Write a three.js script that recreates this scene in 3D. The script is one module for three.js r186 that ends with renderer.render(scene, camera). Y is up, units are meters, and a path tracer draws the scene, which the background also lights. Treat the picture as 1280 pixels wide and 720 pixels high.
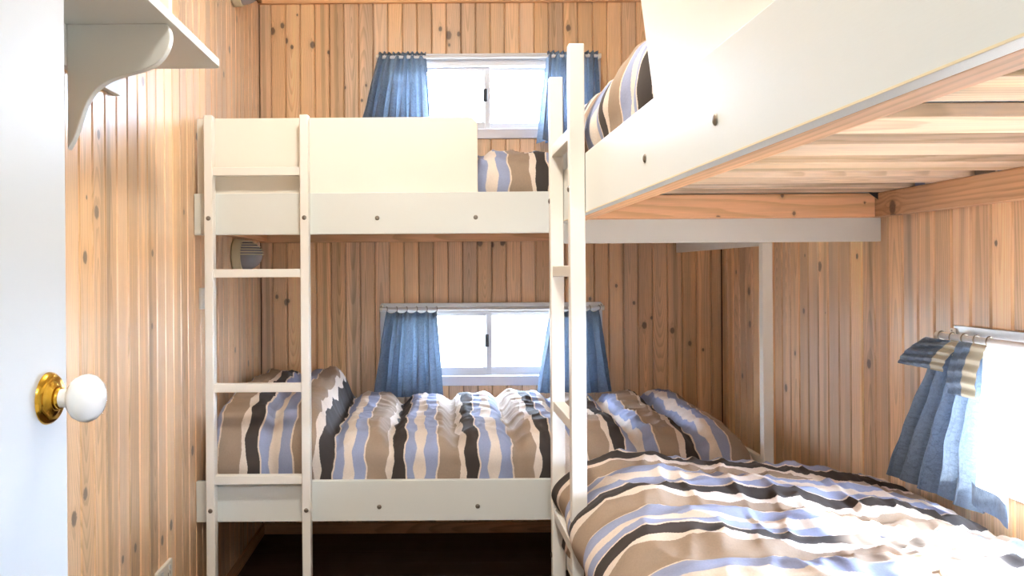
import * as THREE from 'three';
import { RoundedBoxGeometry } from 'three/addons/geometries/RoundedBoxGeometry.js';
import { mergeGeometries } from 'three/addons/utils/BufferGeometryUtils.js';
import { ImprovedNoise } from 'three/addons/math/ImprovedNoise.js';
import { RectAreaLightUniformsLib } from 'three/addons/lights/RectAreaLightUniformsLib.js';

// ------------------------------------------------------------------ camera, sky, sun, exposure
RectAreaLightUniformsLib.init();
const scene = new THREE.Scene();
const renderer = new THREE.WebGLRenderer({ antialias: true });
renderer.toneMapping = THREE.LinearToneMapping;
renderer.toneMappingExposure = 1.0;
renderer.shadowMap.enabled = true;

const EYE = 1.21;
const camera = new THREE.PerspectiveCamera(2 * Math.atan(360 / 940) * 180 / Math.PI, 1280 / 720, 0.02, 100);
camera.position.set(0, EYE, 0);
camera.rotation.set(0, 0, -0.007);
camera.setViewOffset(1280, 720, 93, 20, 1280, 720);     // a shifted lens: verticals stay vertical

scene.background = new THREE.Color().setRGB(46, 57, 74);

const sun = new THREE.DirectionalLight(new THREE.Color(1, 0.95, 0.87), 85);
sun.position.set(6.9, 4.05, -1.0);
sun.target.position.set(0.95, 0.65, -1.45);
sun.castShadow = true;
sun.shadow.mapSize.set(2048, 2048);
Object.assign(sun.shadow.camera, { left: -4, right: 4, top: 4, bottom: -4, near: 0.5, far: 20 });
sun.shadow.radius = 4;
scene.add(sun, sun.target);

// room: x from XL to XR, the back wall at z = -DB, the front wall (with the doorway the camera stands in) at z = -DF
const XL = -0.822, XR = 1.32, DB = 3.495, DF = 0.14, HC = 2.5;

// ------------------------------------------------------------------ helpers
let seed = 7;
const rnd = () => { seed = (seed * 1664525 + 1013904223) >>> 0; return seed / 4294967296; };
const rr = (a, b) => a + (b - a) * rnd();
const clamp = (x, a, b) => Math.min(b, Math.max(a, x));
const smooth = (a, b, x) => { const t = clamp((x - a) / (b - a), 0, 1); return t * t * (3 - 2 * t); };
const lerp = (a, b, t) => a + (b - a) * t;
const perlin = new ImprovedNoise();
const N = (x, y, z = 0) => perlin.noise(x + 31.7, y + 17.3, z + 5.1);
const taken = new Map();
function numbered(name) {
  const n = taken.get(name) ?? 0; taken.set(name, n + 1);
  return n ? name + '_' + String(n).padStart(3, '0') : name;
}
const shade = (o) => { o.castShadow = true; o.receiveShadow = true; return o; };
function tag(o, label, category, group) {
  o.userData = { ...o.userData, label, category }; if (group) o.userData.group = group; return o;
}
function thing(name, label, category, pos = [0, 0, 0], group) {
  const g = new THREE.Group(); g.name = numbered(name); g.position.set(...pos); scene.add(g);
  return tag(g, label, category, group);
}
function setting(name, label, category) {
  const g = new THREE.Group(); g.name = name; scene.add(g);
  g.userData = { kind: 'structure', label, category }; return g;
}
function part(name, geo, mat, parent, label) {
  const m = shade(new THREE.Mesh(Array.isArray(geo) ? (geo.length > 1 ? mergeGeometries(geo.map((g) => g.index ? g.toNonIndexed() : g)) : geo[0]) : geo, mat));
  m.name = name; parent.add(m); if (label) m.userData.label = label; return m;
}
function single(name, geo, mat, label, category, group) {
  const m = part(numbered(name), geo, mat, scene); return tag(m, label, category, group);
}
// box by its limits, edges rounded
function bx(x0, x1, y0, y1, z0, z1, r = 0.002) {
  const w = Math.abs(x1 - x0), h = Math.abs(y1 - y0), d = Math.abs(z1 - z0);
  const g = r > 0 ? new RoundedBoxGeometry(w, h, d, 2, Math.min(r, w / 2.01, h / 2.01, d / 2.01)) : new THREE.BoxGeometry(w, h, d);
  return g.translate((x0 + x1) / 2, (y0 + y1) / 2, (z0 + z1) / 2);
}
const cyl = (r, h, seg = 20, r2 = r) => new THREE.CylinderGeometry(r2, r, h, seg);
function lathe(pts, seg = 40) { return new THREE.LatheGeometry(pts.map((p) => new THREE.Vector2(...p)), seg); }
function tube(pts, r, seg = 40, rs = 8) { return new THREE.TubeGeometry(new THREE.CatmullRomCurve3(pts.map((p) => new THREE.Vector3(...p))), seg, r, rs); }
// rounded plate in the x-y plane, radii [bottom-left, bottom-right, top-right, top-left], thickness along +z
function plate(x0, x1, y0, y1, radii, t, bevel = 0.0015) {
  const [a, b, c, d] = radii.map((r) => Math.max(r, 1e-4)), s = new THREE.Shape();
  s.moveTo(x0 + a, y0); s.lineTo(x1 - b, y0); s.absarc(x1 - b, y0 + b, b, -Math.PI / 2, 0);
  s.lineTo(x1, y1 - c); s.absarc(x1 - c, y1 - c, c, 0, Math.PI / 2);
  s.lineTo(x0 + d, y1); s.absarc(x0 + d, y1 - d, d, Math.PI / 2, Math.PI);
  s.lineTo(x0, y0 + a); s.absarc(x0 + a, y0 + a, a, Math.PI, Math.PI * 1.5);
  return new THREE.ExtrudeGeometry(s, { depth: t - 2 * bevel, bevelEnabled: true, bevelThickness: bevel, bevelSize: bevel, bevelOffset: -bevel, bevelSegments: 2, curveSegments: 8 }).translate(0, 0, bevel);
}
function grid(nu, nv, f, uvf) {
  const p = new Float32Array((nu + 1) * (nv + 1) * 3), uv = new Float32Array((nu + 1) * (nv + 1) * 2), ix = [];
  let k = 0;
  for (let j = 0; j <= nv; j++) for (let i = 0; i <= nu; i++, k++) {
    const q = f(i / nu, j / nv); p.set(q, k * 3); uv.set(uvf ? uvf(i / nu, j / nv, q) : [i / nu, j / nv], k * 2);
    if (i < nu && j < nv) { const a = k, b = k + 1, c = k + nu + 1, d = c + 1; ix.push(a, b, d, a, d, c); }
  }
  const g = new THREE.BufferGeometry();
  g.setAttribute('position', new THREE.BufferAttribute(p, 3)); g.setAttribute('uv', new THREE.BufferAttribute(uv, 2));
  g.setIndex(ix); g.computeVertexNormals(); return g;
}

// ------------------------------------------------------------------ computed textures
// cheap value noise for the textures
const tab = new Float32Array(65536); for (let i = 0; i < 65536; i++) tab[i] = rnd();
const h2 = (x, y) => tab[((x * 73 + y * 3571) ^ (y * 131)) & 65535];
function vn(x, y) {
  const xi = Math.floor(x), yi = Math.floor(y), fx = x - xi, fy = y - yi, u = fx * fx * (3 - 2 * fx), v = fy * fy * (3 - 2 * fy);
  const a = h2(xi, yi), b = h2(xi + 1, yi), c = h2(xi, yi + 1), d = h2(xi + 1, yi + 1);
  return a + (b - a) * u + (c - a) * v + (a - b - c + d) * u * v;
}
function dataTex(w, h, fn, { srgb = true, repeat = true } = {}) {
  const data = new Uint8Array(w * h * 4), o = [0, 0, 0];
  for (let y = 0, k = 0; y < h; y++) for (let x = 0; x < w; x++, k += 4) {
    fn(x, y, o); data[k] = clamp(o[0], 0, 255); data[k + 1] = clamp(o[1], 0, 255); data[k + 2] = clamp(o[2], 0, 255); data[k + 3] = 255;
  }
  const t = new THREE.DataTexture(data, w, h); t.magFilter = THREE.LinearFilter; t.minFilter = THREE.LinearMipmapLinearFilter; t.generateMipmaps = true;
  if (srgb) t.colorSpace = THREE.SRGBColorSpace;
  if (repeat) t.wrapS = t.wrapT = THREE.RepeatWrapping;
  t.needsUpdate = true; return t;
}
// 32 pine boards side by side; each column is one board, LEN metres long. knots: [column, u in 0..1, height in m, radius in m]
const COLS = 32, LEN = 2.56, BW = 0.068;
function pineTexture(base, knots, extra = 9) {
  const W = 2048, H = 1280, cw = W / COLS, B = [];
  for (let c = 0; c < COLS; c++) {
    const flat = rnd();
    B.push({
      tone: rr(-0.09, 0.09), hue: rr(-0.035, 0.045), uc: flat < 0.5 ? rr(-0.01, 0.01) : rr(0.03, 0.09) * (rnd() < 0.5 ? -1 : 1),
      h0: rr(-0.03, 0.05), tilt: rr(-0.03, 0.03), wob: rr(0.006, 0.016), ring: rr(0.0042, 0.0075), s: rr(0, 900), heart: rnd() < 0.2 ? rr(0.25, 0.75) : -1, k: [],
    });
  }
  for (const [c, u, v, r] of knots) B[c % COLS].k.push([u * BW, v, r]);
  for (let i = 0; i < extra; i++) B[Math.floor(rnd() * COLS)].k.push([rr(0.008, 0.06), rr(0.05, 2.5), rr(0.0018, 0.005)]);
  return dataTex(W, H, (x, y, o) => {
    const c = Math.floor(x / cw), b = B[c], u = (x - c * cw + 0.5) / cw * BW, v = (y + 0.5) / H * LEN;
    let bend = 0, dark = 0, halo = 0;
    for (let i = 0; i < b.k.length; i++) {
      const k = b.k[i], du = u - k[0], dv = (v - k[1]) * 0.72, R = k[2], d2 = (du * du + dv * dv * 0.9) / (R * R);
      if (d2 < 60) {
        const e = Math.exp(-d2 / 7); bend += e * R * 1.1 * Math.sign(du || 1) * Math.min(1, Math.abs(du) / (R * 0.5)); halo += Math.exp(-d2 / 2.6) * 0.42;
        dark += (1 - smooth(0.55, 1.35, d2 + (vn(u * 900, v * 500 + i * 9) - 0.5) * 0.7)) * (0.8 + 0.2 * vn(u * 1500, v * 900));
        if (d2 < 1.4) bend += Math.sqrt(d2) * 0.006;
      }
    }
    const uu = u - BW / 2 - b.uc - bend, hh = b.h0 + b.tilt * (v - 1.2) + (vn(v * 1.6 + b.s, b.s) - 0.5) * b.wob * 5;
    const r = Math.sqrt(uu * uu + hh * hh) + (vn(u * 60 + b.s, v * 5 + b.s) - 0.5) * 0.0035;
    const q = r / b.ring, f = q - Math.floor(q), late = smooth(0.35, 0.9, f) * (1 - smooth(0.92, 1, f));
    const fine = vn(u * 1700 + b.s, v * 22) * 0.6 + vn(u * 600 + b.s * 3, v * 7) * 0.4 - 0.5, broad = vn(u * 40 + b.s * 2, v * 1.7 + b.s) - 0.5;
    let L = 1 + b.tone + fine * 0.11 + broad * 0.13 - late * 0.10 - halo * 0.26;
    let hue = b.hue + broad * 0.03 + late * 0.03 + halo * 0.05;
    if (b.heart >= 0) { const e = smooth(0.22, 0.05, Math.abs(u / BW - b.heart - (vn(v * 1.2, b.s) - 0.5) * 0.3)); L -= e * 0.12; hue += e * 0.03; }
    const d = Math.min(1, dark);
    for (let i = 0; i < 3; i++) o[i] = lerp(base[i] * L * (1 + (i === 0 ? 0.25 : i === 1 ? -0.25 : -1.5) * hue), [74, 54, 44][i], d * 0.7);
  });
}
const PINE = [240, 199, 157];
// knots where the photograph shows them (back wall columns count from the left corner)
const backKnots = [
  [1, 0.12, 2.335, 0.012], [1, 0.8, 2.36, 0.009], [2, 0.05, 2.29, 0.009], [3, 0.85, 2.27, 0.011], [4, 0.95, 2.235, 0.006], [2, 0.45, 2.26, 0.007],
  [12, 0.6, 2.34, 0.008], [13, 0.15, 2.31, 0.014], [13, 0.85, 2.315, 0.008], [13, 0.2, 2.265, 0.005], [7, 0.5, 2.08, 0.005], [6, 0.05, 2.07, 0.005], [7, 0.2, 2.01, 0.005],
  [21, 0.35, 2.34, 0.011], [4, 0.9, 1.86, 0.008], [15, 0.2, 1.345, 0.012], [16, 0.05, 1.335, 0.009], [16, 0.75, 1.345, 0.011],
  [1, 0.3, 1.10, 0.007], [1, 0.95, 1.075, 0.011], [2, 0.1, 1.08, 0.006], [3, 0.2, 0.97, 0.005], [21, 0.1, 1.18, 0.005], [22, 0.7, 1.08, 0.006],
  [25, 0.7, 1.06, 0.006], [26, 0.4, 0.955, 0.011], [26, 0.9, 0.99, 0.006], [28, 0.3, 0.93, 0.01], [29, 0.5, 0.87, 0.008], [30, 0.4, 0.84, 0.005], [24, 0.5, 1.14, 0.006], [23, 0.4, 0.8, 0.006],
];
// left wall: column = (distance from the back corner) / BW
const leftKnots = [
  [25, 0.6, 0.95, 0.009], [25, 0.4, 1.25, 0.01], [24, 0.3, 1.36, 0.011], [26, 0.5, 0.66, 0.012], [24, 0.5, 1.55, 0.008], [25, 0.3, 0.7, 0.01], [17, 0.5, 0.44, 0.011], [18, 0.4, 0.42, 0.01], [19, 0.5, 1.27, 0.007],
  [19, 0.4, 1.06, 0.006], [21, 0.5, 0.47, 0.008], [22, 0.3, 0.47, 0.007], [15, 0.5, 1.41, 0.006], [14, 0.5, 0.62, 0.011], [13, 0.5, 1.68, 0.009], [6, 0.4, 0.9, 0.008], [3, 0.5, 0.82, 0.01],
  [16, 0.3, 2.2, 0.008], [7, 0.6, 2.1, 0.01], [8, 0.4, 1.98, 0.008], [5, 0.3, 2.26, 0.01], [20, 0.6, 1.75, 0.01],
];
const rightKnots = [
  [6, 0.4, 1.05, 0.008], [6, 0.7, 1.0, 0.008], [4, 0.5, 1.12, 0.012], [4, 0.6, 0.98, 0.01], [7, 0.5, 0.77, 0.008], [9, 0.4, 0.76, 0.01], [11, 0.5, 1.06, 0.007], [13, 0.2, 1.22, 0.012], [17, 0.5, 0.92, 0.01],
  [10, 0.5, 0.9, 0.006], [3, 0.4, 0.75, 0.008], [2, 0.5, 1.2, 0.006], [16, 0.6, 1.25, 0.006],
];
const backPine = pineTexture(PINE, backKnots), leftPine = pineTexture(PINE, leftKnots), rightPine = pineTexture(PINE, rightKnots);
const framePine = pineTexture([226, 178, 134], [[2, 0.5, 1.2, 0.008], [5, 0.4, 0.4, 0.01], [9, 0.5, 0.6, 0.008]], 40);

const slatPine = pineTexture([244, 218, 192], [], 6);

// woven bedding: wavy stripes that repeat every 0.25 m along the bed
const PERIOD = 0.25, TW = PERIOD * 8, TH = 1.6;
const STRIPES = [[0, 0.165, [58, 51, 48]], [0.165, 0.187, [224, 208, 190]], [0.187, 0.31, [148, 157, 188]], [0.31, 0.45, [222, 208, 195]], [0.45, 0.612, [148, 157, 188]], [0.612, 0.634, [226, 208, 188]], [0.634, 0.92, [153, 133, 115]], [0.92, 1.001, [222, 208, 195]]];
const duvetTex = dataTex(1600, 1024, (x, y, o) => {
  const u = x / 1600 * TW, v = y / 1024 * TH, wob = (s) => 0.0048 * Math.sin(v * 2 * Math.PI / 0.16 + s * 2.1 + Math.sin(v * 2 * Math.PI / 0.8 + s) * 1.2) + 0.0008 * Math.sin(v * 2 * Math.PI / 0.0533 + s * 4.7);
  const k0 = Math.floor(u / PERIOD), q = u / PERIOD;
  let col = STRIPES[6][2];
  for (let n = -1; n <= 1; n++) for (let i = 0; i < STRIPES.length; i++) {
    const s = STRIPES[i], thin = i === 1 || i === 5, e = (j, kk) => kk + STRIPES[(j + 8) % 8][0] + wob((((kk % 8) + 8) % 8) * 8 + ((j === 1 || j === 5) ? j + 1 : j)) / PERIOD;
    const lo = e(i, k0 + n), hi = thin ? lo + 0.022 : i === 7 ? e(0, k0 + n + 1) : e(i + 1, k0 + n);
    if (q >= lo && q < hi) col = s[2];
  }
  const w = 1 + (vn(x * 0.9, y * 0.9) - 0.5) * 0.07 + (vn(u * 30, v * 30) - 0.5) * 0.05;
  o[0] = col[0] * w; o[1] = col[1] * w; o[2] = col[2] * w;
});
const weave = dataTex(256, 256, (x, y, o) => { o[0] = o[1] = o[2] = 128 + 60 * Math.sin(x * Math.PI / 2) * Math.sin(y * Math.PI / 2) + (vn(x * 0.6, y * 0.6) - 0.5) * 70; }, { srgb: false });
// blue curtain cloth with a faint crushed-leaf figure
const denim = dataTex(1024, 1024, (x, y, o) => {
  const n1 = vn(x * 0.028, y * 0.02), n2 = vn(x * 0.06 + 40, y * 0.05), e = smooth(0.055, 0, Math.abs(n1 - 0.5)) * 0.07 + smooth(0.04, 0, Math.abs(n2 - 0.5)) * 0.06;
  const t = 1 + (vn(x * 0.8, y * 0.5) - 0.5) * 0.16 + (vn(x * 0.12, y * 0.12) - 0.5) * 0.12 - e;
  o[0] = 113 * t; o[1] = 131 * t; o[2] = 152 * t;
});
const paintGrain = dataTex(512, 512, (x, y, o) => { o[0] = o[1] = o[2] = 128 + (vn(x * 0.5, y * 0.04) - 0.5) * 60 + (vn(x * 0.2, y * 0.2) - 0.5) * 40; }, { srgb: false });
const darkFloor = dataTex(1024, 512, (x, y, o) => {
  const f = vn(x * 0.01, y * 0.35) * 0.6 + vn(x * 0.04, y * 0.9) * 0.4, L = 0.75 + f * 0.5; o[0] = 66 * L; o[1] = 42 * L; o[2] = 32 * L;
});

// ------------------------------------------------------------------ materials
const std = (p) => new THREE.MeshStandardMaterial(p), phys = (p) => new THREE.MeshPhysicalMaterial(p);
const pineMat = (map) => phys({ map, roughness: 0.5, clearcoat: 1, clearcoatRoughness: 0.28 });
const M = {
  pineBack: pineMat(backPine), pineLeft: pineMat(leftPine), pineRight: pineMat(rightPine),
  pineFrame: std({ map: framePine, roughness: 0.6 }),
  slat: std({ map: slatPine, roughness: 0.7 }),
  batten: std({ color: '#6d4c35', roughness: 0.9 }),
  cream: std({ color: '#f3eee3', roughness: 0.4, bumpMap: paintGrain, bumpScale: 0.0002 }),
  white: std({ color: '#e2e5e1', roughness: 0.38, bumpMap: paintGrain, bumpScale: 0.0002 }),
  plyEdge: std({ color: '#ecdcb6', roughness: 0.6 }),
  ladder: std({ color: '#f4f0e8', roughness: 0.35 }),
  door: std({ color: '#d2d7dc', roughness: 0.4 }),
  windowFrame: std({ color: '#eceef2', roughness: 0.35 }),
  sill: std({ color: '#e4e4ec', roughness: 0.4 }),
  silver: std({ color: '#c9c9cc', roughness: 0.35, metalness: 0.8 }),
  bolt: std({ color: '#8b8378', roughness: 0.35, metalness: 0.85 }),
  hole: std({ color: '#2a2724', roughness: 0.9 }),
  black: std({ color: '#24262c', roughness: 0.5 }),
  brass: std({ color: '#d9a93f', roughness: 0.16, metalness: 1 }),
  porcelain: phys({ color: '#f6f6f4', roughness: 0.12, clearcoat: 1, clearcoatRoughness: 0.04 }),
  plastic: std({ color: '#efe9dc', roughness: 0.4 }),
  fixture: std({ color: '#d8cfae', roughness: 0.5 }),
  lens: phys({ color: '#b7b7bd', roughness: 0.25, transmission: 0.35, thickness: 0 }),
  glass: phys({ color: '#ffffff', roughness: 0.02, transmission: 1, thickness: 0, ior: 1.5 }),
  duvet: std({ map: duvetTex, roughness: 0.85 }),
  sheet: std({ color: '#e9e6e0', roughness: 0.9 }),
  mattress: std({ color: '#dfe4ea', roughness: 0.9, bumpMap: weave, bumpScale: 0.0004 }),
  mattressBlue: std({ color: '#8fb4d4', roughness: 0.9 }),
  curtain: phys({ map: denim, roughness: 0.95, transmission: 0.12, thickness: 0, side: THREE.DoubleSide }),
  lining: phys({ color: '#eef1f0', roughness: 0.98, transmission: 0.5, thickness: 0, side: THREE.DoubleSide }),
  tape: std({ color: '#b9b7a6', roughness: 0.9, side: THREE.DoubleSide }),
  ceiling: std({ color: '#e9e6e0', roughness: 0.9 }),
  hall: std({ color: '#e4e2dc', roughness: 0.9 }),
  floor: phys({ map: darkFloor, roughness: 0.45 }),
  fence: std({ color: '#dfe6e0', roughness: 0.7 }),
  roof: std({ color: '#d9dcde', roughness: 0.6 }),
  gravel: std({ color: '#b9b4aa', roughness: 0.95 }),
};

// ------------------------------------------------------------------ the shell of the room
// one tongue-and-groove board standing on its lower end: x across, y up, front face at z = 0
function boardGeo(x0, x1, y0, y1, col, t = 0.014, c = 0.0056) {
  const w = x1 - x0, g0 = 0.0007, A = [x0 + g0, -t], B = [x0 + g0, -c], C = [x0 + c, 0], D = [x1 - c, 0], E = [x1 - g0, -c], F = [x1 - g0, -t], prof = [A, B, C, D, E, F];
  const pos = [], nor = [], uv = [], U = (x) => ((col % COLS) + clamp((x - x0) / BW, 0.01, 0.99)) / COLS, V = (y) => y / LEN;
  const tri = (a, b, c2, n) => { for (const p of [a, b, c2]) { pos.push(...p); nor.push(...n); uv.push(U(p[0]), V(p[1])); } };
  for (let i = 0; i < 5; i++) {
    const [ax, az] = prof[i], [bx2, bz] = prof[i + 1], l = Math.hypot(bx2 - ax, bz - az), n = [-(bz - az) / l * -1 * -1, 0, (bx2 - ax) / l];
    const p = [ax, y0, az], q = [bx2, y0, bz], r = [bx2, y1, bz], s = [ax, y1, az];
    tri(p, q, r, n); tri(p, r, s, n);
  }
  for (const [y, s] of [[y0, -1], [y1, 1]]) for (let i = 1; i < 5; i++) {
    const a = [prof[0][0], y, prof[0][1]], b = [prof[i][0], y, prof[i][1]], d = [prof[i + 1][0], y, prof[i + 1][1]];
    s < 0 ? tri(a, b, d, [0, -1, 0]) : tri(a, d, b, [0, 1, 0]);
  }
  const g = new THREE.BufferGeometry();
  g.setAttribute('position', new THREE.Float32BufferAttribute(pos, 3)); g.setAttribute('normal', new THREE.Float32BufferAttribute(nor, 3)); g.setAttribute('uv', new THREE.Float32BufferAttribute(uv, 2));
  return g;
}
// boards over [a0, a1], from the corner at `from` on; holes [x0, x1, y0, y1]
function boards(wall, a0, a1, dir, first, y0, y1, holes, mat) {
  let n = 0;
  for (let a = 0, w = first; a < a1 - a0 - 1e-4; a += w, w = BW, n++) {
    const e = Math.min(a + w, a1 - a0), [x0, x1] = dir > 0 ? [a0 + a, a0 + e] : [a1 - e, a1 - a], m = (x0 + x1) / 2;
    let cuts = holes.filter((h) => m > h[0] && m < h[1]).map((h) => [h[2], h[3]]).sort((p, q) => p[0] - q[0]), y = y0;
    for (const [lo, hi] of [...cuts, [y1, y1]]) { if (lo - y > 0.02) part('board', boardGeo(x0, x1, y, lo, n), mat, wall); y = hi; }
  }
}
function backing(wall, a0, a1, y0, y1, holes, t = 0.09) {      // the wall behind the boards, with its openings
  const xs = [...new Set([a0, a1, ...holes.flatMap((h) => [h[0], h[1]])])].sort((p, q) => p - q), ys = [...new Set([y0, y1, ...holes.flatMap((h) => [h[2], h[3]])])].sort((p, q) => p - q), gs = [];
  for (let i = 0; i + 1 < xs.length; i++) for (let j = 0; j + 1 < ys.length; j++) {
    const mx = (xs[i] + xs[i + 1]) / 2, my = (ys[j] + ys[j + 1]) / 2;
    if (!holes.some((h) => mx > h[0] && mx < h[1] && my > h[2] && my < h[3])) gs.push(bx(xs[i], xs[i + 1], ys[j], ys[j + 1], -0.0135 - t, -0.0135, 0));
  }
  return part('wall_core', gs, M.batten, wall);
}
// openings: lower and upper window of the back wall, window of the right wall
const WX0 = -0.268, WX1 = 0.762, LOW0 = 0.682, LOW1 = 1.061, RISE = 1.145, IN = 0.03;
const WZ0 = 0.86, WZ1 = 1.89;     // right wall window, distances from the camera's plane
const holeL = [WX0 + IN, WX1 - IN, LOW0 + IN, LOW1 - IN], holeU = [WX0 + IN, WX1 - IN, LOW0 + RISE + IN, LOW1 + RISE - IN];
const holeR = [-(WZ1 - IN), -(WZ0 + IN), LOW0 + IN, LOW1 - IN];

const wallBack = setting('wall_back', 'back wall of upright varnished pine boards with two windows', 'wall');
wallBack.position.set(0, 0, -DB);
backing(wallBack, XL - 0.11, XR + 0.11, -0.05, HC, [holeL, holeU]);
boards(wallBack, XL, XR, 1, 0.054, 0, HC, [holeL, holeU], M.pineBack);

const wallLeft = setting('wall_left', 'left wall of upright varnished pine boards with knots', 'wall');
wallLeft.position.set(XL, 0, 0); wallLeft.rotation.y = Math.PI / 2;            // local x = distance, local z = into the room
backing(wallLeft, DF, DB + 0.11, -0.05, HC, []);
boards(wallLeft, DF, DB, -1, BW, 0, HC, [], M.pineLeft);

const wallRight = setting('wall_right', 'right wall of upright varnished pine boards under the white bunk', 'wall');
wallRight.position.set(XR, 0, 0); wallRight.rotation.y = -Math.PI / 2;          // local x = minus distance
backing(wallRight, -DB - 0.11, -DF, -0.05, HC, [holeR]);
boards(wallRight, -DB, -DF, 1, BW, 0, HC, [holeR], M.pineRight);

const wallFront = setting('wall_front', 'wall with the doorway the room is seen through', 'wall');
part('wall_core', [bx(XL - 0.11, -0.5, -0.05, HC, -DF, -DF + 0.1, 0), bx(0.32, XR + 0.11, -0.05, HC, -DF, -DF + 0.1, 0), bx(-0.5, 0.32, 2.06, HC, -DF, -DF + 0.1, 0)], M.hall, wallFront);

const floor = setting('floor', 'dark brown plank floor under the beds', 'floor');
part('subfloor', bx(XL - 0.11, XR + 0.11, -0.06, -0.014, -DB - 0.1, -DF + 0.1, 0), M.batten, floor);
{
  const shared = [];
  for (let k = 0; k < 4; k++) {
    const g = bx(XL, XR, -0.014, 0, 0, 0.1205, 0.001), uv = g.attributes.uv, p = g.attributes.position;
    for (let i = 0; i < uv.count; i++) uv.setXY(i, p.getX(i) / 2.4 + k * 0.27, p.getZ(i) / 0.6 + k * 0.25);
    shared.push(g);
  }
  for (let z = -DB, i = 0; z < -DF + 0.09; z += 0.122, i++) { const m = part('plank', shared[(i * 3) % 4], M.floor, floor); m.position.z = z; }
}
const ceiling = setting('ceiling', 'pale ceiling of the bunk room', 'ceiling');
part('ceiling_sheet', bx(XL - 0.11, XR + 0.11, HC, HC + 0.06, -DB - 0.1, -DF + 0.1, 0), M.ceiling, ceiling);

// pine cornice and skirting
function pineBar(w, h, l, col, along = 'x', r = 0.003) {      // timber bar centred on its own middle, grain along its length
  const g = new RoundedBoxGeometry(along === 'x' ? l : w, h, along === 'z' ? l : w, 1, r), p = g.attributes.position, uv = g.attributes.uv, n = g.attributes.normal;
  for (let i = 0; i < p.count; i++) {
    const a = along === 'x' ? p.getX(i) : p.getZ(i), b = along === 'x' ? p.getZ(i) : p.getX(i), across = Math.abs(n.getY(i)) > 0.6 ? b : p.getY(i);
    uv.setXY(i, ((col % COLS) + clamp(0.5 + across / 0.14, 0.03, 0.97)) / COLS, (a + 1.25) / LEN);
  }
  return g;
}
function bar(name, x0, x1, y0, y1, z0, z1, col, parent, along = (x1 - x0) > (z1 - z0) ? 'x' : 'z', r) {
  const g = along === 'x' ? pineBar(z1 - z0, y1 - y0, x1 - x0, col, 'x', r) : pineBar(x1 - x0, y1 - y0, z1 - z0, col, 'z', r);
  return part(name, g.translate((x0 + x1) / 2, (y0 + y1) / 2, (z0 + z1) / 2), M.pineFrame, parent);
}
function trimBar(name, label, x0, x1, y0, y1, z0, z1, col) { const g = setting(name, label, 'trim'); bar('moulding', x0, x1, y0, y1, z0, z1, col, g); return g; }
trimBar('trim_1', 'pine cornice along the top of the back wall', XL, XR, 2.457, HC, -DB, -DB + 0.02, 3);
trimBar('trim_2', 'pine cornice along the top of the left wall', XL, XL + 0.02, 2.457, HC, -DB + 0.02, -DF, 7);
trimBar('trim_3', 'pine cornice along the top of the right wall', XR - 0.02, XR, 2.457, HC, -DB + 0.02, -DF, 8);
trimBar('baseboard_back', 'low pine skirting at the foot of the back wall', XL, XR, 0, 0.05, -DB, -DB + 0.014, 11);
trimBar('baseboard_left', 'low pine skirting at the foot of the left wall', XL, XL + 0.014, 0, 0.05, -DB + 0.014, -DF, 12);
trimBar('baseboard_right', 'low pine skirting at the foot of the right wall', XR - 0.014, XR, 0, 0.05, -DB + 0.014, -DF, 13);

// the room the camera looks in from
const hall = setting('wall_hall', 'pale walls of the adjoining room behind the doorway', 'wall');
part('hall_walls', [bx(-1.5, -1.42, -0.05, HC, -0.04, 3, 0), bx(1.92, 2, -0.05, HC, -0.04, 3, 0), bx(-1.5, 2, -0.05, HC, 2.92, 3, 0), bx(-1.5, XL - 0.1, -0.05, HC, -0.1, -0.04, 0), bx(XR + 0.1, 2, -0.05, HC, -0.1, -0.04, 0)], M.hall, hall);
part('hall_ceiling', bx(-1.5, 2, HC, HC + 0.06, -0.04, 3, 0), M.ceiling, hall);
part('hall_floor', bx(-1.5, 2, -0.06, 0, -0.04, 3, 0), M.hall, hall);

// lamps of the place: a square ceiling light in each room
function ceilingLight(x, z, r, candela, color, label) {
  const t = thing('ceiling_light', label, 'light', [x, HC, z]);
  part('base_plate', lathe([[0, 0], [r + 0.012, 0], [r + 0.012, -0.012], [r, -0.02], [0, -0.02]]), M.white, t);
  const glow = std({ color: '#ffffff', emissive: color, emissiveIntensity: 3, roughness: 0.5 });
  part('lamp_diffuser', lathe([[0, -0.095], [r * 0.45, -0.09], [r * 0.75, -0.076], [r * 0.93, -0.052], [r, -0.021], [0, -0.021]]), glow, t);
  const l = new THREE.PointLight(color, candela, 0, 2);
  l.position.set(x, HC - 0.06, z); l.castShadow = true; l.shadow.radius = 5; scene.add(l);
}
ceilingLight(-0.1, -1.5, 0.16, 5.5, new THREE.Color(1, 0.95, 0.85), 'round ceiling light in the bunk room');
ceilingLight(0.0, 0.95, 0.18, 9, new THREE.Color(0.95, 0.98, 1), 'round ceiling light in the adjoining room');

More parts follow.
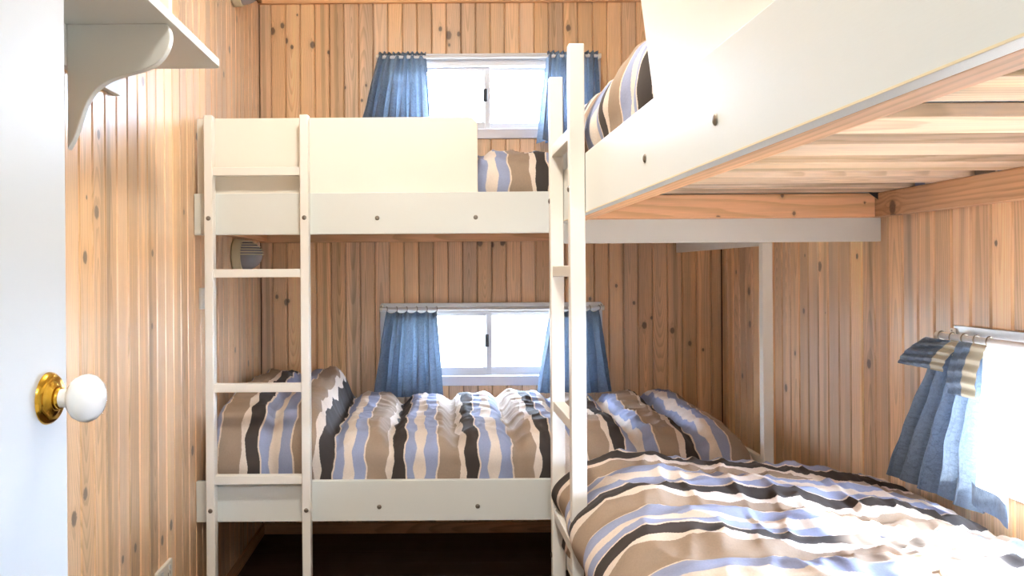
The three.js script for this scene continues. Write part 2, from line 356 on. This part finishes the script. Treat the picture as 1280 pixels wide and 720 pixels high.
// ------------------------------------------------------------------ windows (local frame: x along the wall, y up, z into the room)
function makeWindow(name, label, w, h, flip) {
  const t = setting(name, label, 'window'), f = 0.042, b = 0.045, d = 0.075;
  part('frame', [bx(0, f, 0, h, -d, 0.012), bx(w - f, w, 0, h, -d, 0.012), bx(f, w - f, h - f, h, -d, 0.012)], M.windowFrame, t);
  part('sill', bx(0, w, 0, b, -d, 0.014, 0.003), M.sill, t);
  const y0 = b - 0.001, y1 = h - f, mid = w * 0.485;
  for (const [x0, x1, z] of flip ? [[f, mid + 0.02, -0.05], [mid - 0.02, w - f, -0.03]] : [[f, mid + 0.02, -0.03], [mid - 0.02, w - f, -0.05]]) {
    const s = 0.026, sash = part('sash', [bx(x0, x0 + s, y0, y1, z - 0.009, z + 0.009), bx(x1 - s, x1, y0, y1, z - 0.009, z + 0.009), bx(x0 + s, x1 - s, y0, y0 + s + 0.012, z - 0.009, z + 0.009), bx(x0 + s, x1 - s, y1 - s + 0.01, y1, z - 0.009, z + 0.009)], M.windowFrame, t);
    part('pane', bx(x0 + s - 0.004, x1 - s + 0.004, y0 + s + 0.008, y1 - s + 0.014, z - 0.002, z + 0.002, 0), M.glass, sash);
  }
  part('latch', [bx(mid - 0.012, mid + 0.006, h * 0.5 - 0.012, h * 0.5 + 0.046, -0.022, -0.006, 0.004)], M.black, t);
  return t;
}
const win1 = makeWindow('window_1', 'lower sliding window of the back wall, behind the lower bunk', WX1 - WX0, LOW1 - LOW0); win1.position.set(WX0, LOW0, -DB);
const win2 = makeWindow('window_2', 'upper sliding window of the back wall, above the cream guard board', WX1 - WX0, LOW1 - LOW0); win2.position.set(WX0, LOW0 + RISE, -DB);
const win3 = makeWindow('window_3', 'window of the right wall beside the lower right bed, partly curtained', WZ1 - WZ0, LOW1 - LOW0); win3.position.set(XR, LOW0, -WZ1); win3.rotation.y = -Math.PI / 2;

// ------------------------------------------------------------------ outside: ground, fence, neighbour's roof
single('ground', bx(-14, 14, -0.75, -0.7, -16, 12, 0), M.gravel, 'pale gravel ground outside the windows', 'ground');
{
  const t = thing('fence', 'pale ribbed metal fence seen through the lower back window', 'fence', [0, -0.7, -5.2]);
  const prof = new THREE.Shape(); prof.moveTo(0, 0);
  for (const [x, y] of [[0.10, 0], [0.125, 0.035], [0.175, 0.035], [0.2, 0], [0.2, -0.004], [0.172, 0.031], [0.128, 0.031], [0.102, -0.004], [0, -0.004]]) prof.lineTo(x, y);
  const sheet = new THREE.ExtrudeGeometry(prof, { depth: 1.8, bevelEnabled: false }).rotateX(-Math.PI / 2);
  for (let i = 0; i < 20; i++) { const m = part('fence_panel', sheet, M.fence, t); m.position.x = -1.8 + i * 0.2; m.rotation.y = 0; }
  part('top_rail', bx(-1.85, 2.25, 1.78, 1.83, -0.05, 0.03, 0.004), M.fence, t);
}
{
  const t = thing('neighbour_roof', 'pale corrugated roof seen through the upper back window', 'roof', [0, 3.0, -11]);
  for (let i = 0; i < 7; i++) { const m = part('roof_sheet', bx(-4, 6, -0.02, 0.02, -0.42, 0.42, 0.01), M.roof, t); m.position.set(0, i * 0.14, -i * 0.78); m.rotation.x = 0.14; }
  part('gutter', bx(-4, 6, -0.14, -0.02, 0.36, 0.46, 0.02), M.roof, t);
  part('house_wall', bx(-3.8, 5.8, -3.7, -0.05, -5, 0.0, 0), M.hall, t);
}

// ------------------------------------------------------------------ bunk frames
function bolt(x, y, z, parent, axis = 'z') {
  const g = new THREE.SphereGeometry(0.0078, 14, 8, 0, Math.PI * 2, 0, Math.PI / 2).scale(1, 0.5, 1);
  if (axis === 'z') g.rotateX(Math.PI / 2); else g.rotateZ(Math.PI / 2);
  part('bolt', g.translate(x, y, z), M.bolt, parent);
}
// a flat ladder in the x-y plane, its front face at z = 0: two posts and four rungs with filleted corners
function ladder(parent, w, top, rungs, bolts) {
  const L = new THREE.Group(); L.name = 'ladder'; parent.add(L); L.userData.label = 'white four-rung ladder';
  const p = 0.029;
  for (const x of [0, w - p]) {
    const post = part('post', bx(x, x + p, 0, top, -0.038, 0, 0.0035), M.ladder, L);
  }
  for (const y of rungs) {
    const s = new THREE.Shape(), h = 0.014, f = 0.006, a = p - 0.001, b = w - p + 0.001;
    s.moveTo(a, y - h - f); s.quadraticCurveTo(a, y - h, a + f, y - h); s.lineTo(b - f, y - h); s.quadraticCurveTo(b, y - h, b, y - h - f);
    s.lineTo(b, y + h + f); s.quadraticCurveTo(b, y + h, b - f, y + h); s.lineTo(a + f, y + h); s.quadraticCurveTo(a, y + h, a, y + h + f); s.closePath();
    part('rung', new THREE.ExtrudeGeometry(s, { depth: 0.027, bevelEnabled: true, bevelThickness: 0.002, bevelSize: 0.0015, bevelOffset: -0.0015, bevelSegments: 2, curveSegments: 4 }).translate(0, 0, -0.034), M.ladder, L);
  }
  for (const [x, y] of bolts) bolt(x, y, 0, L);
  return L;
}
const RUNGS = [0.52, 0.827, 1.21, 1.55];
const F = 2.54;                                         // front of the back bunk
{
  const t = thing('bunk_bed', 'white bunk bed frame across the back wall, ladder at its left end', 'bunk bed');
  const z = -F, xr = 1.105;
  for (const [y0, y1, yb, nm] of [[1.34, 1.48, 1.394, 'upper'], [0.37, 0.507, 0.418, 'lower']]) {
    const rail = part('side_rail', bx(XL + 0.001, xr, y0, y1, z - 0.02, z, 0.002), M.white, t);
    for (const px of [472, 595]) bolt((px - 547) * F / 940, yb, z, rail);
    // pine bearers on the walls and behind the rail
    const lo = y0 + (nm === 'upper' ? 0.014 : 0.02), hi = lo + 0.066;
    bar('bearer', XL + 0.003, xr - 0.02, lo - 0.004, hi, -DB + 0.001, -DB + 0.036, nm === 'upper' ? 1 : 2, t);
    bar('bearer', XL + 0.003, XL + 0.038, lo, hi, -DB + 0.037, z - 0.056, 4, t);
    bar('bearer', XL + 0.003, xr - 0.02, lo, hi, z - 0.055, z - 0.0205, 6, t);
    for (let k = 0; k < 8; k++) bar('slat', XL + 0.06 + k * 0.235, XL + 0.06 + k * 0.235 + 0.1, hi, hi + 0.02, -DB + 0.005, z - 0.022, 8 + k, t, 'z');
    // rounded end board running back to the wall
    const e0 = nm === 'upper' ? 1.292 : 0.36, e1 = nm === 'upper' ? 1.55 : 0.565;
    const g = plate(0, DB - F + 0.012, e0, e1, [0.03, 0.002, 0.002, 0.03], 0.018);
    g.rotateY(Math.PI / 2).translate(xr, 0, z + 0.026);   // local x -> -z, thickness -> +x
    part('end_board', g, M.cream, t);
  }
  part('corner_post', bx(1.084, 1.118, 0, 1.30, z + 0.001, z + 0.032, 0.003).translate(0, 0, 0), M.ladder, t);
  part('guard_board', plate(XL + 0.006, 0.139, 1.4, 1.738, [0.002, 0.002, 0.032, 0.004], 0.016).translate(0, 0, z - 0.0365), M.cream, t);
  const L = ladder(t, 0.348, 1.738, RUNGS, [[0.0145, 1.394], [0.3335, 1.394], [0.0145, 0.42], [0.3335, 0.42]]);
  L.position.set(-0.776, 0, z + 0.039);
}
const SX = 0.36, SE = 2.235;                            // aisle face and far end of the right bunk
{
  const t = thing('bunk_bed', 'white bunk bed frame along the right wall, pine slats showing underneath', 'bunk bed');
  const zN = -0.3, zE = -SE;
  for (const [y0, y1, nm] of [[1.352, 1.497, 'upper'], [0.37, 0.507, 'lower']]) {
    const rail = part('side_rail', bx(SX, SX + 0.022, y0, y1, zE + 0.0005, zN, 0.0025), M.white, t);
    for (const d of [0.5, 0.97, 1.3]) bolt(SX, y0 + 0.052, -d, rail, 'x');
    part('rail_edge', bx(SX - 0.0004, SX + 0.0006, y0, y0 + 0.002, zE + 0.001, zN, 0), M.plyEdge, rail);
    const lo = y0 + 0.01, hi = lo + 0.07;
    bar('bearer', SX + 0.0225, SX + 0.064, y0 + 0.001, hi, zE + 0.037, zN, 3, t);
    bar('bearer', XR - 0.038, XR - 0.001, lo, hi, zE + 0.0005, zN, 5, t);
    bar('bearer', SX + 0.0225, XR - 0.0385, lo, hi, zE + 0.0005, zE + 0.036, 6, t);
    for (let k = 0; k < 8; k++) { const d = 2.115 - k * 0.236; bar('slat', SX + 0.024, XR - 0.004, hi, hi + 0.022, -d - 0.066, -d + 0.066, 10 + k, t, 'x').material = M.slat; }
    for (const d of [SE, 0.3]) part('end_board', plate(SX - 0.022, XR - 0.001, nm === 'upper' ? 1.292 : 0.321, nm === 'upper' ? 1.577 : 0.563, [0.02, 0.002, 0.002, 0.02], 0.018).translate(0, 0, d === SE ? -d - 0.018 : -d), M.white, t);
  }
  const guard = part('guard_board', plate(0, 0.95, 0, 0.3, [0.002, 0.002, 0.03, 0.03], 0.016).rotateY(Math.PI / 2), M.cream, t);
  guard.position.set(0.3835, 1.47, -0.36); guard.rotation.z = 0.125;
  const L = ladder(t, 0.343, 1.762, RUNGS, [[0.0145, 1.41], [0.3285, 1.41], [0.0145, 0.40], [0.3285, 0.40]]);
  L.rotation.y = -Math.PI / 2; L.position.set(SX - 0.039, 0, -2.163);       // local x -> +z, local z -> -x
}

// ------------------------------------------------------------------ mattresses and duvets
function mattress(x0, x1, y0, z0, z1, label) {
  const t = thing('mattress', label, 'mattress', [(x0 + x1) / 2, y0, (z0 + z1) / 2]);
  const w = x1 - x0, d = z1 - z0, h = 0.13;
  part('mattress_body', new RoundedBoxGeometry(w, h, d, 4, 0.03).translate(0, h / 2, 0), M.mattress, t);
  const q = new RoundedBoxGeometry(w + 0.006, 0.006, d + 0.006, 2, 0.003);
  part('piping', q.clone().translate(0, 0.03, 0), M.mattressBlue, t); part('piping', q.translate(0, h - 0.03, 0), M.mattressBlue, t);
}
mattress(XL + 0.03, 1.05, 0.477, -DB + 0.05, -F - 0.1, 'mattress of the lower bed at the back wall, under its duvet');
mattress(XL + 0.012, 1.085, 1.441, -DB + 0.04, -F - 0.06, 'mattress of the upper bed at the back wall, under its duvet');
mattress(0.44, XR - 0.05, 0.473, -2.2, -0.34, 'mattress of the lower bed at the right wall, under its duvet');
mattress(0.43, XR - 0.012, 1.455, -2.2, -0.34, 'mattress of the upper bed at the right wall, above the slats');

// A duvet lofted along local x (0..len); cross profile in local z (0 = front or aisle edge, w = wall edge) and y.
// o: len, w, y0 (hem), h (loft), caps [start, end] roundness lengths, seams, dents(x, z), bulge, phase (metres of pattern), skew
function duvetGeo(o) {
  const nu = o.nu ?? 260, nv = o.nv ?? 130, prof = [];
  for (let j = 0; j <= 400; j++) {                                     // unit profile by arc length
    const a = lerp(-1.62, 1.62, j / 400), s = Math.sin(a), c = Math.cos(a), e = o.e ?? 0.55;
    prof.push([Math.sign(s) * Math.abs(s) ** e * 0.5, Math.sign(c) * Math.abs(c) ** e]);
  }
  let acc = [0]; for (let j = 1; j <= 400; j++) acc.push(acc[j - 1] + Math.hypot((prof[j][0] - prof[j - 1][0]) * o.w, (prof[j][1] - prof[j - 1][1]) * o.h));
  const total = acc[400];
  const at = (s) => { let lo = 0, hi = 400; const v = s * total; while (hi - lo > 1) { const m = (lo + hi) >> 1; acc[m] <= v ? lo = m : hi = m; } const f = (v - acc[lo]) / (acc[hi] - acc[lo]); return [lerp(prof[lo][0], prof[hi][0], f), lerp(prof[lo][1], prof[hi][1], f)]; };
  const table = []; for (let j = 0; j <= nv; j++) table.push(at(j / nv));
  return grid(nu, nv, (u, v) => {
    const x = u * o.len, [pz, py] = table[Math.round(v * nv)];
    const cap = (d, r) => d >= r ? 1 : Math.sqrt(Math.max(0, 1 - (1 - d / r) ** 2));
    const k = Math.min(cap(x, o.caps[0]), cap(o.len - x, o.caps[1]));
    let z = o.w * (0.5 + pz * (0.86 + 0.14 * k)), y = o.y0 + o.h * py * (0.12 + 0.88 * k);
    const top = Math.max(0, py), side = 1 - smooth(0.3, 0.95, py);
    // quilting: seams across the bed pull the cloth in, filling puffs between them
    let puff = 0; for (const s of o.seams) puff = Math.max(puff, Math.exp(-(((x - s - 0.012 * N(z * 3, s * 5)) / (o.seamW ?? 0.022)) ** 2)));
    const wav = N(x * 3.1, z * 3.3, o.id) * 0.022 + N(x * 8, z * 7, o.id + 3) * 0.012;
    const crease = (1 - Math.abs(N(x * 5.2 + z * 2.2, z * 13, o.id + 9))) ** 6 * 0.010 + (1 - Math.abs(N(x * 13, z * 4 + x * 2, o.id + 11))) ** 8 * 0.007;
    const fine = N(x * 9, z * 46, o.id + 20) * 0.007 * (o.ripple ?? 1) * smooth(0.15, 0.8, v);
    y += top * k * (wav + crease - 0.008 - puff * (o.seamD ?? 0.02) + fine) + (o.lift ? o.lift(x, z) * (0.15 + 0.85 * top) * k : 0);
    const dir = pz < 0 ? -1 : 1;
    z += dir * side * k * (N(x * 4, y * 8, o.id + 30) * 0.018 + N(x * 11, y * 5, o.id + 31) * 0.007 - puff * 0.012 + (pz < 0 ? (o.bulge ?? 0) : 0) * Math.sin(clamp(py, 0, 1) * Math.PI * 0.8)) * (pz < 0 ? 1 : 0.3);
    if (o.inset) z += o.inset(x) * (pz < 0 ? 1 : 0);
    return [x + N(z * 4, y * 5 + x, o.id + 40) * 0.006, y, -z];
  }, (u, v, p) => {
    const x = u * o.len, s = v * total;
    const drift = (o.skew ?? 0) * s + N(x * 2, s * 2, o.id + 50) * 0.012;
    return [(x * (o.uScale ?? 1) + o.phase + drift) / TW, (s + o.id * 0.37) / TH];
  });
}
function duvet(label, o) {
  const g = duvetGeo(o), m = single('duvet', g, M.duvet, label, 'duvet');
  return m;
}
const seamsEvery = (a, b, s) => { const r = []; for (let x = a; x < b; x += s) r.push(x); return r; };
// back bunk, lower bed: a pillow under the left end lifts the cover
const bx0 = XL + 0.008;
{
  const m = duvet('brown, blue and cream striped duvet on the lower bed of the back bunk', {
    len: 1.915, w: 0.905, y0: 0.5, h: 0.176, caps: [0.07, 0.13], e: 0.45, seams: seamsEvery(0.235, 1.9, 0.21), id: 1, phase: 0.095, bulge: 0.004, seamD: 0.042, seamW: 0.03,
    lift: (x, z) => 0.105 * smooth(0.47, 0.36, x) * (0.75 + 0.25 * smooth(0.1, 0.5, z)) - 0.055 * smooth(0.72, 0.83, z) * (smooth(0.45, 0.52, x) * smooth(0.86, 0.82, x) + smooth(1.25, 1.3, x) * smooth(1.68, 1.62, x)) + 0.012 * smooth(0.5, 0.8, z),
  });
  m.position.set(bx0, 0, -F - 0.024);
}
{
  const m = duvet('striped duvet on the upper bed of the back bunk, behind the guard board', {
    len: 1.895, w: 0.9, y0: 1.46, h: 0.19, caps: [0.08, 0.1], e: 0.5, seams: seamsEvery(0.2, 1.9, 0.26), id: 2, phase: 0.096, seamD: 0.015, ripple: 0.5,
  });
  m.position.set(bx0, 0, -F - 0.04);
}
// right bunk: local x runs from the far end towards the viewer, local -z towards the wall
{
  const m = duvet('striped duvet spread over the lower right bed in the foreground', {
    len: 1.84, w: 0.962, y0: 0.49, h: 0.21, caps: [0.1, 0.1], e: 0.42, seams: seamsEvery(0.21, 1.84, 0.3), id: 3, phase: -0.148, uScale: -0.84, bulge: 0.045, seamD: 0.016, seamW: 0.03, skew: 0.05, nu: 300, nv: 170,
    lift: (x, z) => -0.06 * smooth(0.25, 0.9, z),
  });
  m.position.set(0.352, 0, -2.215); m.rotation.y = -Math.PI / 2;
}
{
  const m = duvet('striped duvet bulging over the rail of the upper right bed', {
    len: 1.84, w: 0.91, y0: 1.47, h: 0.262, caps: [0.07, 0.1], e: 0.4, seams: [0.13, 0.4, 0.72, 1.05, 1.4], id: 4, phase: 0.155, uScale: -0.8, bulge: 0.02, inset: (x) => 0.05 * smooth(0.78, 0.9, x), seamD: 0.02, skew: 0.08,
  });
  m.position.set(0.392, 0, -2.205); m.rotation.y = -Math.PI / 2;
}

// ------------------------------------------------------------------ curtains and their rods (local frame: x along the rod, y up from the floor, z into the room)
function curtainGeo(o) {
  return grid(o.nu ?? 120, o.nv ?? 46, (u, v) => {
    const t = v, a = lerp(o.top[0], o.top[1], u), b = lerp(o.bot[0], o.bot[1], u), w = t ** 0.85;
    const ph = 2 * Math.PI * o.folds * (u + 0.045 * N(u * 5, o.id)) , amp = lerp(o.ampT, o.ampB, w) * (0.75 + 0.5 * N(u * 4 + 3, t * 1.5, o.id));
    const sc = o.scallop ? o.scallop * Math.abs(Math.sin(Math.PI * o.hooks * u)) ** 0.7 * (1 - w) ** 2 : 0;
    const y = lerp(o.y1, o.y0, t) - sc + (o.hemWave ?? 0.006) * Math.sin(ph) * t + 0.008 * N(u * 3, 2, o.id) * t;
    const x = lerp(a, b, w) + 0.45 * amp * Math.sin(ph * 2 + 0.6) * t;
    return [x, y, o.z + amp * Math.sign(Math.sin(ph)) * Math.abs(Math.sin(ph)) ** 0.7 + (o.flare ?? 0.02) * t + 0.006 * N(u * 9, t * 5, o.id + 2)];
  }, (u, v) => [u * 0.9 + o.id * 0.13, v * 0.6]);
}
function rodSet(name, label, frame, x0, x1, y, off, mode) {
  const t = thing(name, label, 'curtain rod'); t.position.copy(frame.position); t.rotation.copy(frame.rotation);
  part('rod', cyl(0.0075, x1 - x0, 16).rotateZ(Math.PI / 2).translate((x0 + x1) / 2, y, off), M.windowFrame, t);
  part('mounting_plate', bx(x0 + 0.004, x1 - 0.004, y - 0.004, y + 0.026, 0.0125, 0.018, 0.002), mode ? M.silver : M.windowFrame, t);
  for (const x of [x0 + 0.006, x1 - 0.006]) {
    const b = part('bracket', [bx(x - 0.008, x + 0.008, y - 0.012, y + 0.018, 0.018, 0.024, 0.002), bx(x - 0.004, x + 0.004, y - 0.01, y + 0.008, 0.02, off + 0.008, 0.003), cyl(0.0115, 0.012, 16).rotateZ(Math.PI / 2).translate(x, y, off)], M.plastic, t);
    part('screw', [-0.004, 0.012].map((dy) => new THREE.SphereGeometry(0.0026, 8, 6).translate(x, y + dy, 0.0245)), M.bolt, b);
  }
  return t;
}
const H = LOW1 - LOW0, W = WX1 - WX0, OFF = 0.055;
rodSet('curtain_rod', 'pale rod with silver mounting strip over the lower back window', win1, 0.002, W - 0.002, H - 0.02, OFF, true);
rodSet('curtain_rod', 'white rod over the upper back window', win2, -0.006, W - 0.008, H - 0.012, OFF, false);
rodSet('curtain_rod', 'white rod on a drilled bracket over the right wall window', win3, -0.012, W - 0.01, H - 0.02, OFF, true);

function curtain(label, win, o, extra) {
  const t = thing('curtain', label, 'curtain'); t.position.copy(win.position); t.rotation.copy(win.rotation);
  part('cloth', curtainGeo(o), M.curtain, t);
  if (extra) extra(t);
  return t;
}
function hooks(t, o, rodY) {
  for (let k = 0; k <= o.hooks; k++) {
    const x = lerp(o.top[0], o.top[1], k / o.hooks);
    part('hook', new THREE.TorusGeometry(0.0115, 0.0016, 8, 20, Math.PI * 1.55).rotateY(Math.PI / 2 + 0.3).translate(x, rodY, OFF), M.bolt, t);
  }
  part('heading_tape', grid(60, 3, (u, v) => {
    const x = lerp(o.top[0], o.top[1], u);
    return [x, o.y1 - 0.004 - v * 0.026 - 0.6 * o.scallop * Math.abs(Math.sin(Math.PI * o.hooks * u)) ** 0.7, o.z - 0.012 + o.ampT * Math.sin(2 * Math.PI * o.folds * u)];
  }), M.tape, t);
}
const rodY = H - 0.02;
{
  const o = { top: [0.034, 0.262], bot: [-0.03, 0.285], y1: rodY - 0.006, y0: -0.04, z: OFF, ampT: 0.014, ampB: 0.05, folds: 5, id: 1, hooks: 5, scallop: 0.013, flare: 0.03 };
  curtain('blue denim curtain hooked at the left of the lower back window', win1, o, (t) => hooks(t, o, rodY));
}
{
  const o = { top: [0.785, 1.005], bot: [0.71, 1.055], y1: rodY - 0.006, y0: -0.025, z: OFF, ampT: 0.014, ampB: 0.05, folds: 5, id: 3, hooks: 5, scallop: 0.013, flare: 0.03 };
  curtain('blue denim curtain at the right of the lower back window, behind the ladder', win1, o, (t) => hooks(t, o, rodY));
}
function frill(t, o) {       // gathered heading standing above the rod
  part('heading_frill', grid(140, 4, (u, v) => [lerp(o.top[0], o.top[1], u), o.y1 + 0.016 * (1 - v) + 0.004 * N(u * 30, 3), o.z + (o.ampT + 0.002) * Math.sin(u * 2 * Math.PI * o.folds * 1.7)]), M.curtain, t);
}
{
  const o = { top: [0.006, 0.222], bot: [-0.095, 0.25], y1: H - 0.008, y0: -0.04, z: OFF + 0.004, ampT: 0.014, ampB: 0.042, folds: 6, id: 5, flare: 0.03 };
  curtain('gathered blue curtain at the left of the upper back window', win2, o, (t) => frill(t, o));
}
{
  const o = { top: [0.775, 1.005], bot: [0.735, 1.01], y1: H - 0.008, y0: -0.03, z: OFF + 0.004, ampT: 0.014, ampB: 0.042, folds: 6, id: 7, flare: 0.03 };
  curtain('gathered blue curtain at the right of the upper back window, behind the ladder posts', win2, o, (t) => frill(t, o));
}
{
  const o = { top: [0.0, 0.165], bot: [-0.155, 0.18], y1: rodY - 0.012, y0: -0.03, z: OFF + 0.004, ampT: 0.012, ampB: 0.03, folds: 5, id: 9, hooks: 4, scallop: 0.03, flare: 0.03, nu: 160 };
  curtain('sunlit pale blue curtain on the right wall window above the foreground bed', win3, o, (t) => {
    hooks(t, o, rodY);
    // the pleated heading flops over the rod: zigzag strips of cloth and tape
    for (let k = 0; k < 8; k++) {
      const tape = k === 4 || k === 7, x = -0.006 + k * 0.024, l = k < 5 ? 0.075 : 0.125, lean = k < 5 ? 0.075 - k * 0.008 : 0.012;
      part(tape ? 'tape_pleat' : 'heading_pleat', grid(5, 48, (u, v) => {
        const w = 0.0045 * Math.sin(v * 28 + k * 0.9);
        return [x - lean * v - (u - 0.5) * 0.024 + w, rodY - 0.008 - v * l + 0.004 * u, OFF + 0.012 + (k < 5 ? 0.03 : 0.022) * Math.sin(v * 2.2) + u * 0.016 + w];
      }, (u, v) => [u * 0.03, v * 0.15]), tape ? M.tape : M.curtain, t);
    }
    part('lining', grid(40, 30, (u, v) => [lerp(0.165, 0.235, u) + v * lerp(0.012, 0.05, u), rodY - 0.02 - v * (0.335 + 0.02 * u), OFF + 0.014 + 0.03 * v + 0.006 * Math.sin(u * 8)]), M.lining, t);
    part('hem', grid(30, 6, (u, v) => [lerp(0.17, 0.287, u), rodY - 0.318 - 0.02 * u - v * 0.05, OFF + 0.047 + 0.006 * Math.sin(u * 8)], (u, v) => [u * 0.25, v * 0.05]), M.curtain, t);
  });
}

// ------------------------------------------------------------------ door, shelf and small fittings of the left wall
{
  const t = setting('door_1', 'white door standing open at the left with a porcelain knob', 'door');
  t.position.set(-0.464, 0, 0);
  part('door_leaf', bx(-0.038, 0, 0.012, 2.03, -0.94, -0.16, 0.0025), M.door, t);
  const rose = part('rose', lathe([[0, 0.0085], [0.012, 0.0085], [0.0135, 0.012], [0.016, 0.0105], [0.021, 0.0075], [0.024, 0.0085], [0.0275, 0.0065], [0.0305, 0.003], [0.0312, 0]]).rotateZ(-Math.PI / 2), M.brass, t, 'round polished brass rose');
  rose.position.set(0, 1.063, -0.895);
  const knob = part('knob', lathe([[0, 0.0655], [0.01, 0.0648], [0.0185, 0.062], [0.0255, 0.056], [0.0287, 0.0485], [0.0285, 0.042], [0.0255, 0.0345], [0.0195, 0.029], [0.0138, 0.0262], [0.0115, 0.023], [0.0112, 0.0155], [0.0118, 0.0145]].map(([r, y]) => [r, y])).rotateZ(-Math.PI / 2), M.porcelain, t, 'white porcelain knob');
  knob.position.copy(rose.position);
  part('collar', lathe([[0.0125, 0.0085], [0.0132, 0.012], [0.0125, 0.0155], [0.011, 0.0155]]).rotateZ(-Math.PI / 2), M.brass, knob);
  for (const y of [0.25, 1.75]) part('hinge', cyl(0.007, 0.09, 12).translate(0.004, y, -0.157), M.brass, t);
}
{
  const t = thing('wall_shelf', 'white wall shelf on curved brackets, high on the left wall', 'shelf', [XL, 1.755, 0]);
  const dep = 0.25;
  // shelf board with a rounded front corner, lying flat
  part('shelf_board', plate(0.0005, dep, -2.0 + 0, -1.0, [0.003, 0.02, 0.003, 0.003], 0.021).rotateX(Math.PI / 2).translate(0, 0.021, 0), M.white, t);
  part('cleat', bx(0.0005, 0.019, -0.092, -0.0005, -1.917, -1.0, 0.002), M.white, t);
  const s = new THREE.Shape(); s.moveTo(0.0195, -0.0005); s.lineTo(0.236, -0.0005);
  s.bezierCurveTo(0.252, -0.02, 0.246, -0.062, 0.212, -0.088); s.bezierCurveTo(0.175, -0.112, 0.125, -0.105, 0.085, -0.14); s.bezierCurveTo(0.045, -0.178, 0.052, -0.225, 0.0195, -0.272); s.closePath();
  const g = new THREE.ExtrudeGeometry(s, { depth: 0.016, bevelEnabled: true, bevelThickness: 0.002, bevelSize: 0.002, bevelOffset: -0.002, bevelSegments: 2, curveSegments: 16 }).translate(0, 0, 0.002);
  for (const d of [1.655, 1.06]) part('bracket', g.clone().translate(0, 0, -d), M.white, t);
  part('upright', plate(0.0005, 0.242, 0.022, 0.24, [0.002, 0.002, 0.03, 0.002], 0.018).translate(0, 0, -1.655), M.white, t);
}
function bulkhead(label, y, d) {
  const t = thing('bulkhead_light', label, 'light', [XL, y, -d], 'bulkhead lights'), q = (g) => g.rotateZ(-Math.PI / 2);
  const R = 0.068;
  part('base', q(lathe([[0, 0.0005], [R, 0.0005], [R, 0.008], [R - 0.002, 0.034], [R - 0.006, 0.038], [0, 0.038]])), M.fixture, t);
  part('lens', new THREE.SphereGeometry(R - 0.008, 32, 16, 0, Math.PI).rotateY(Math.PI / 2).scale(1.25, 1, 1).translate(0.037, 0, 0), M.lens, t);
  for (let k = 0; k < 6; k++) {           // louvre ribs over the upper half
    const h = 0.004 + k * 0.0105, r = Math.sqrt(Math.max(0, (R - 0.004) ** 2 - h * h));
    part('louvre', new THREE.TorusGeometry(r, 0.0026, 6, 28, Math.PI).rotateZ(-Math.PI / 2).rotateX(Math.PI / 2).scale(1.27, 1, 1).translate(0.034, h, 0), M.fixture, t);
  }
  return t;
}
bulkhead('louvred bulkhead light on the left wall under the upper back bed', 1.282, 3.05);
bulkhead('louvred bulkhead light on the left wall just under the ceiling', 2.362, 3.05);
{
  const t = thing('power_outlet', 'cream double power outlet low on the left wall', 'outlet', [XL, 0.311, -2.225]);
  part('plate', bx(0.0005, 0.011, -0.037, 0.037, -0.06, 0.06, 0.003), M.plastic, t);
  for (const z of [-0.03, 0.03]) {
    part('switch', bx(0.011, 0.0145, 0.014, 0.027, z - 0.006, z + 0.006, 0.0015), M.white, t);
    part('socket', [bx(0.0105, 0.0113, -0.004, 0.006, z - 0.01, z - 0.007, 0), bx(0.0105, 0.0113, -0.004, 0.006, z + 0.007, z + 0.01, 0), bx(0.0105, 0.0113, -0.022, -0.013, z - 0.0015, z + 0.0015, 0)], M.hole, t);
  }
}
{
  const t = thing('light_switch', 'small cream switch on the left wall behind the ladder post', 'switch', [XL, 1.124, -2.62]);
  part('plate', bx(0.0005, 0.012, -0.037, 0.037, -0.037, 0.037, 0.003), M.plastic, t);
  part('rocker', bx(0.012, 0.0155, -0.01, 0.01, -0.006, 0.006, 0.0015), M.white, t);
}

renderer.render(scene, camera);
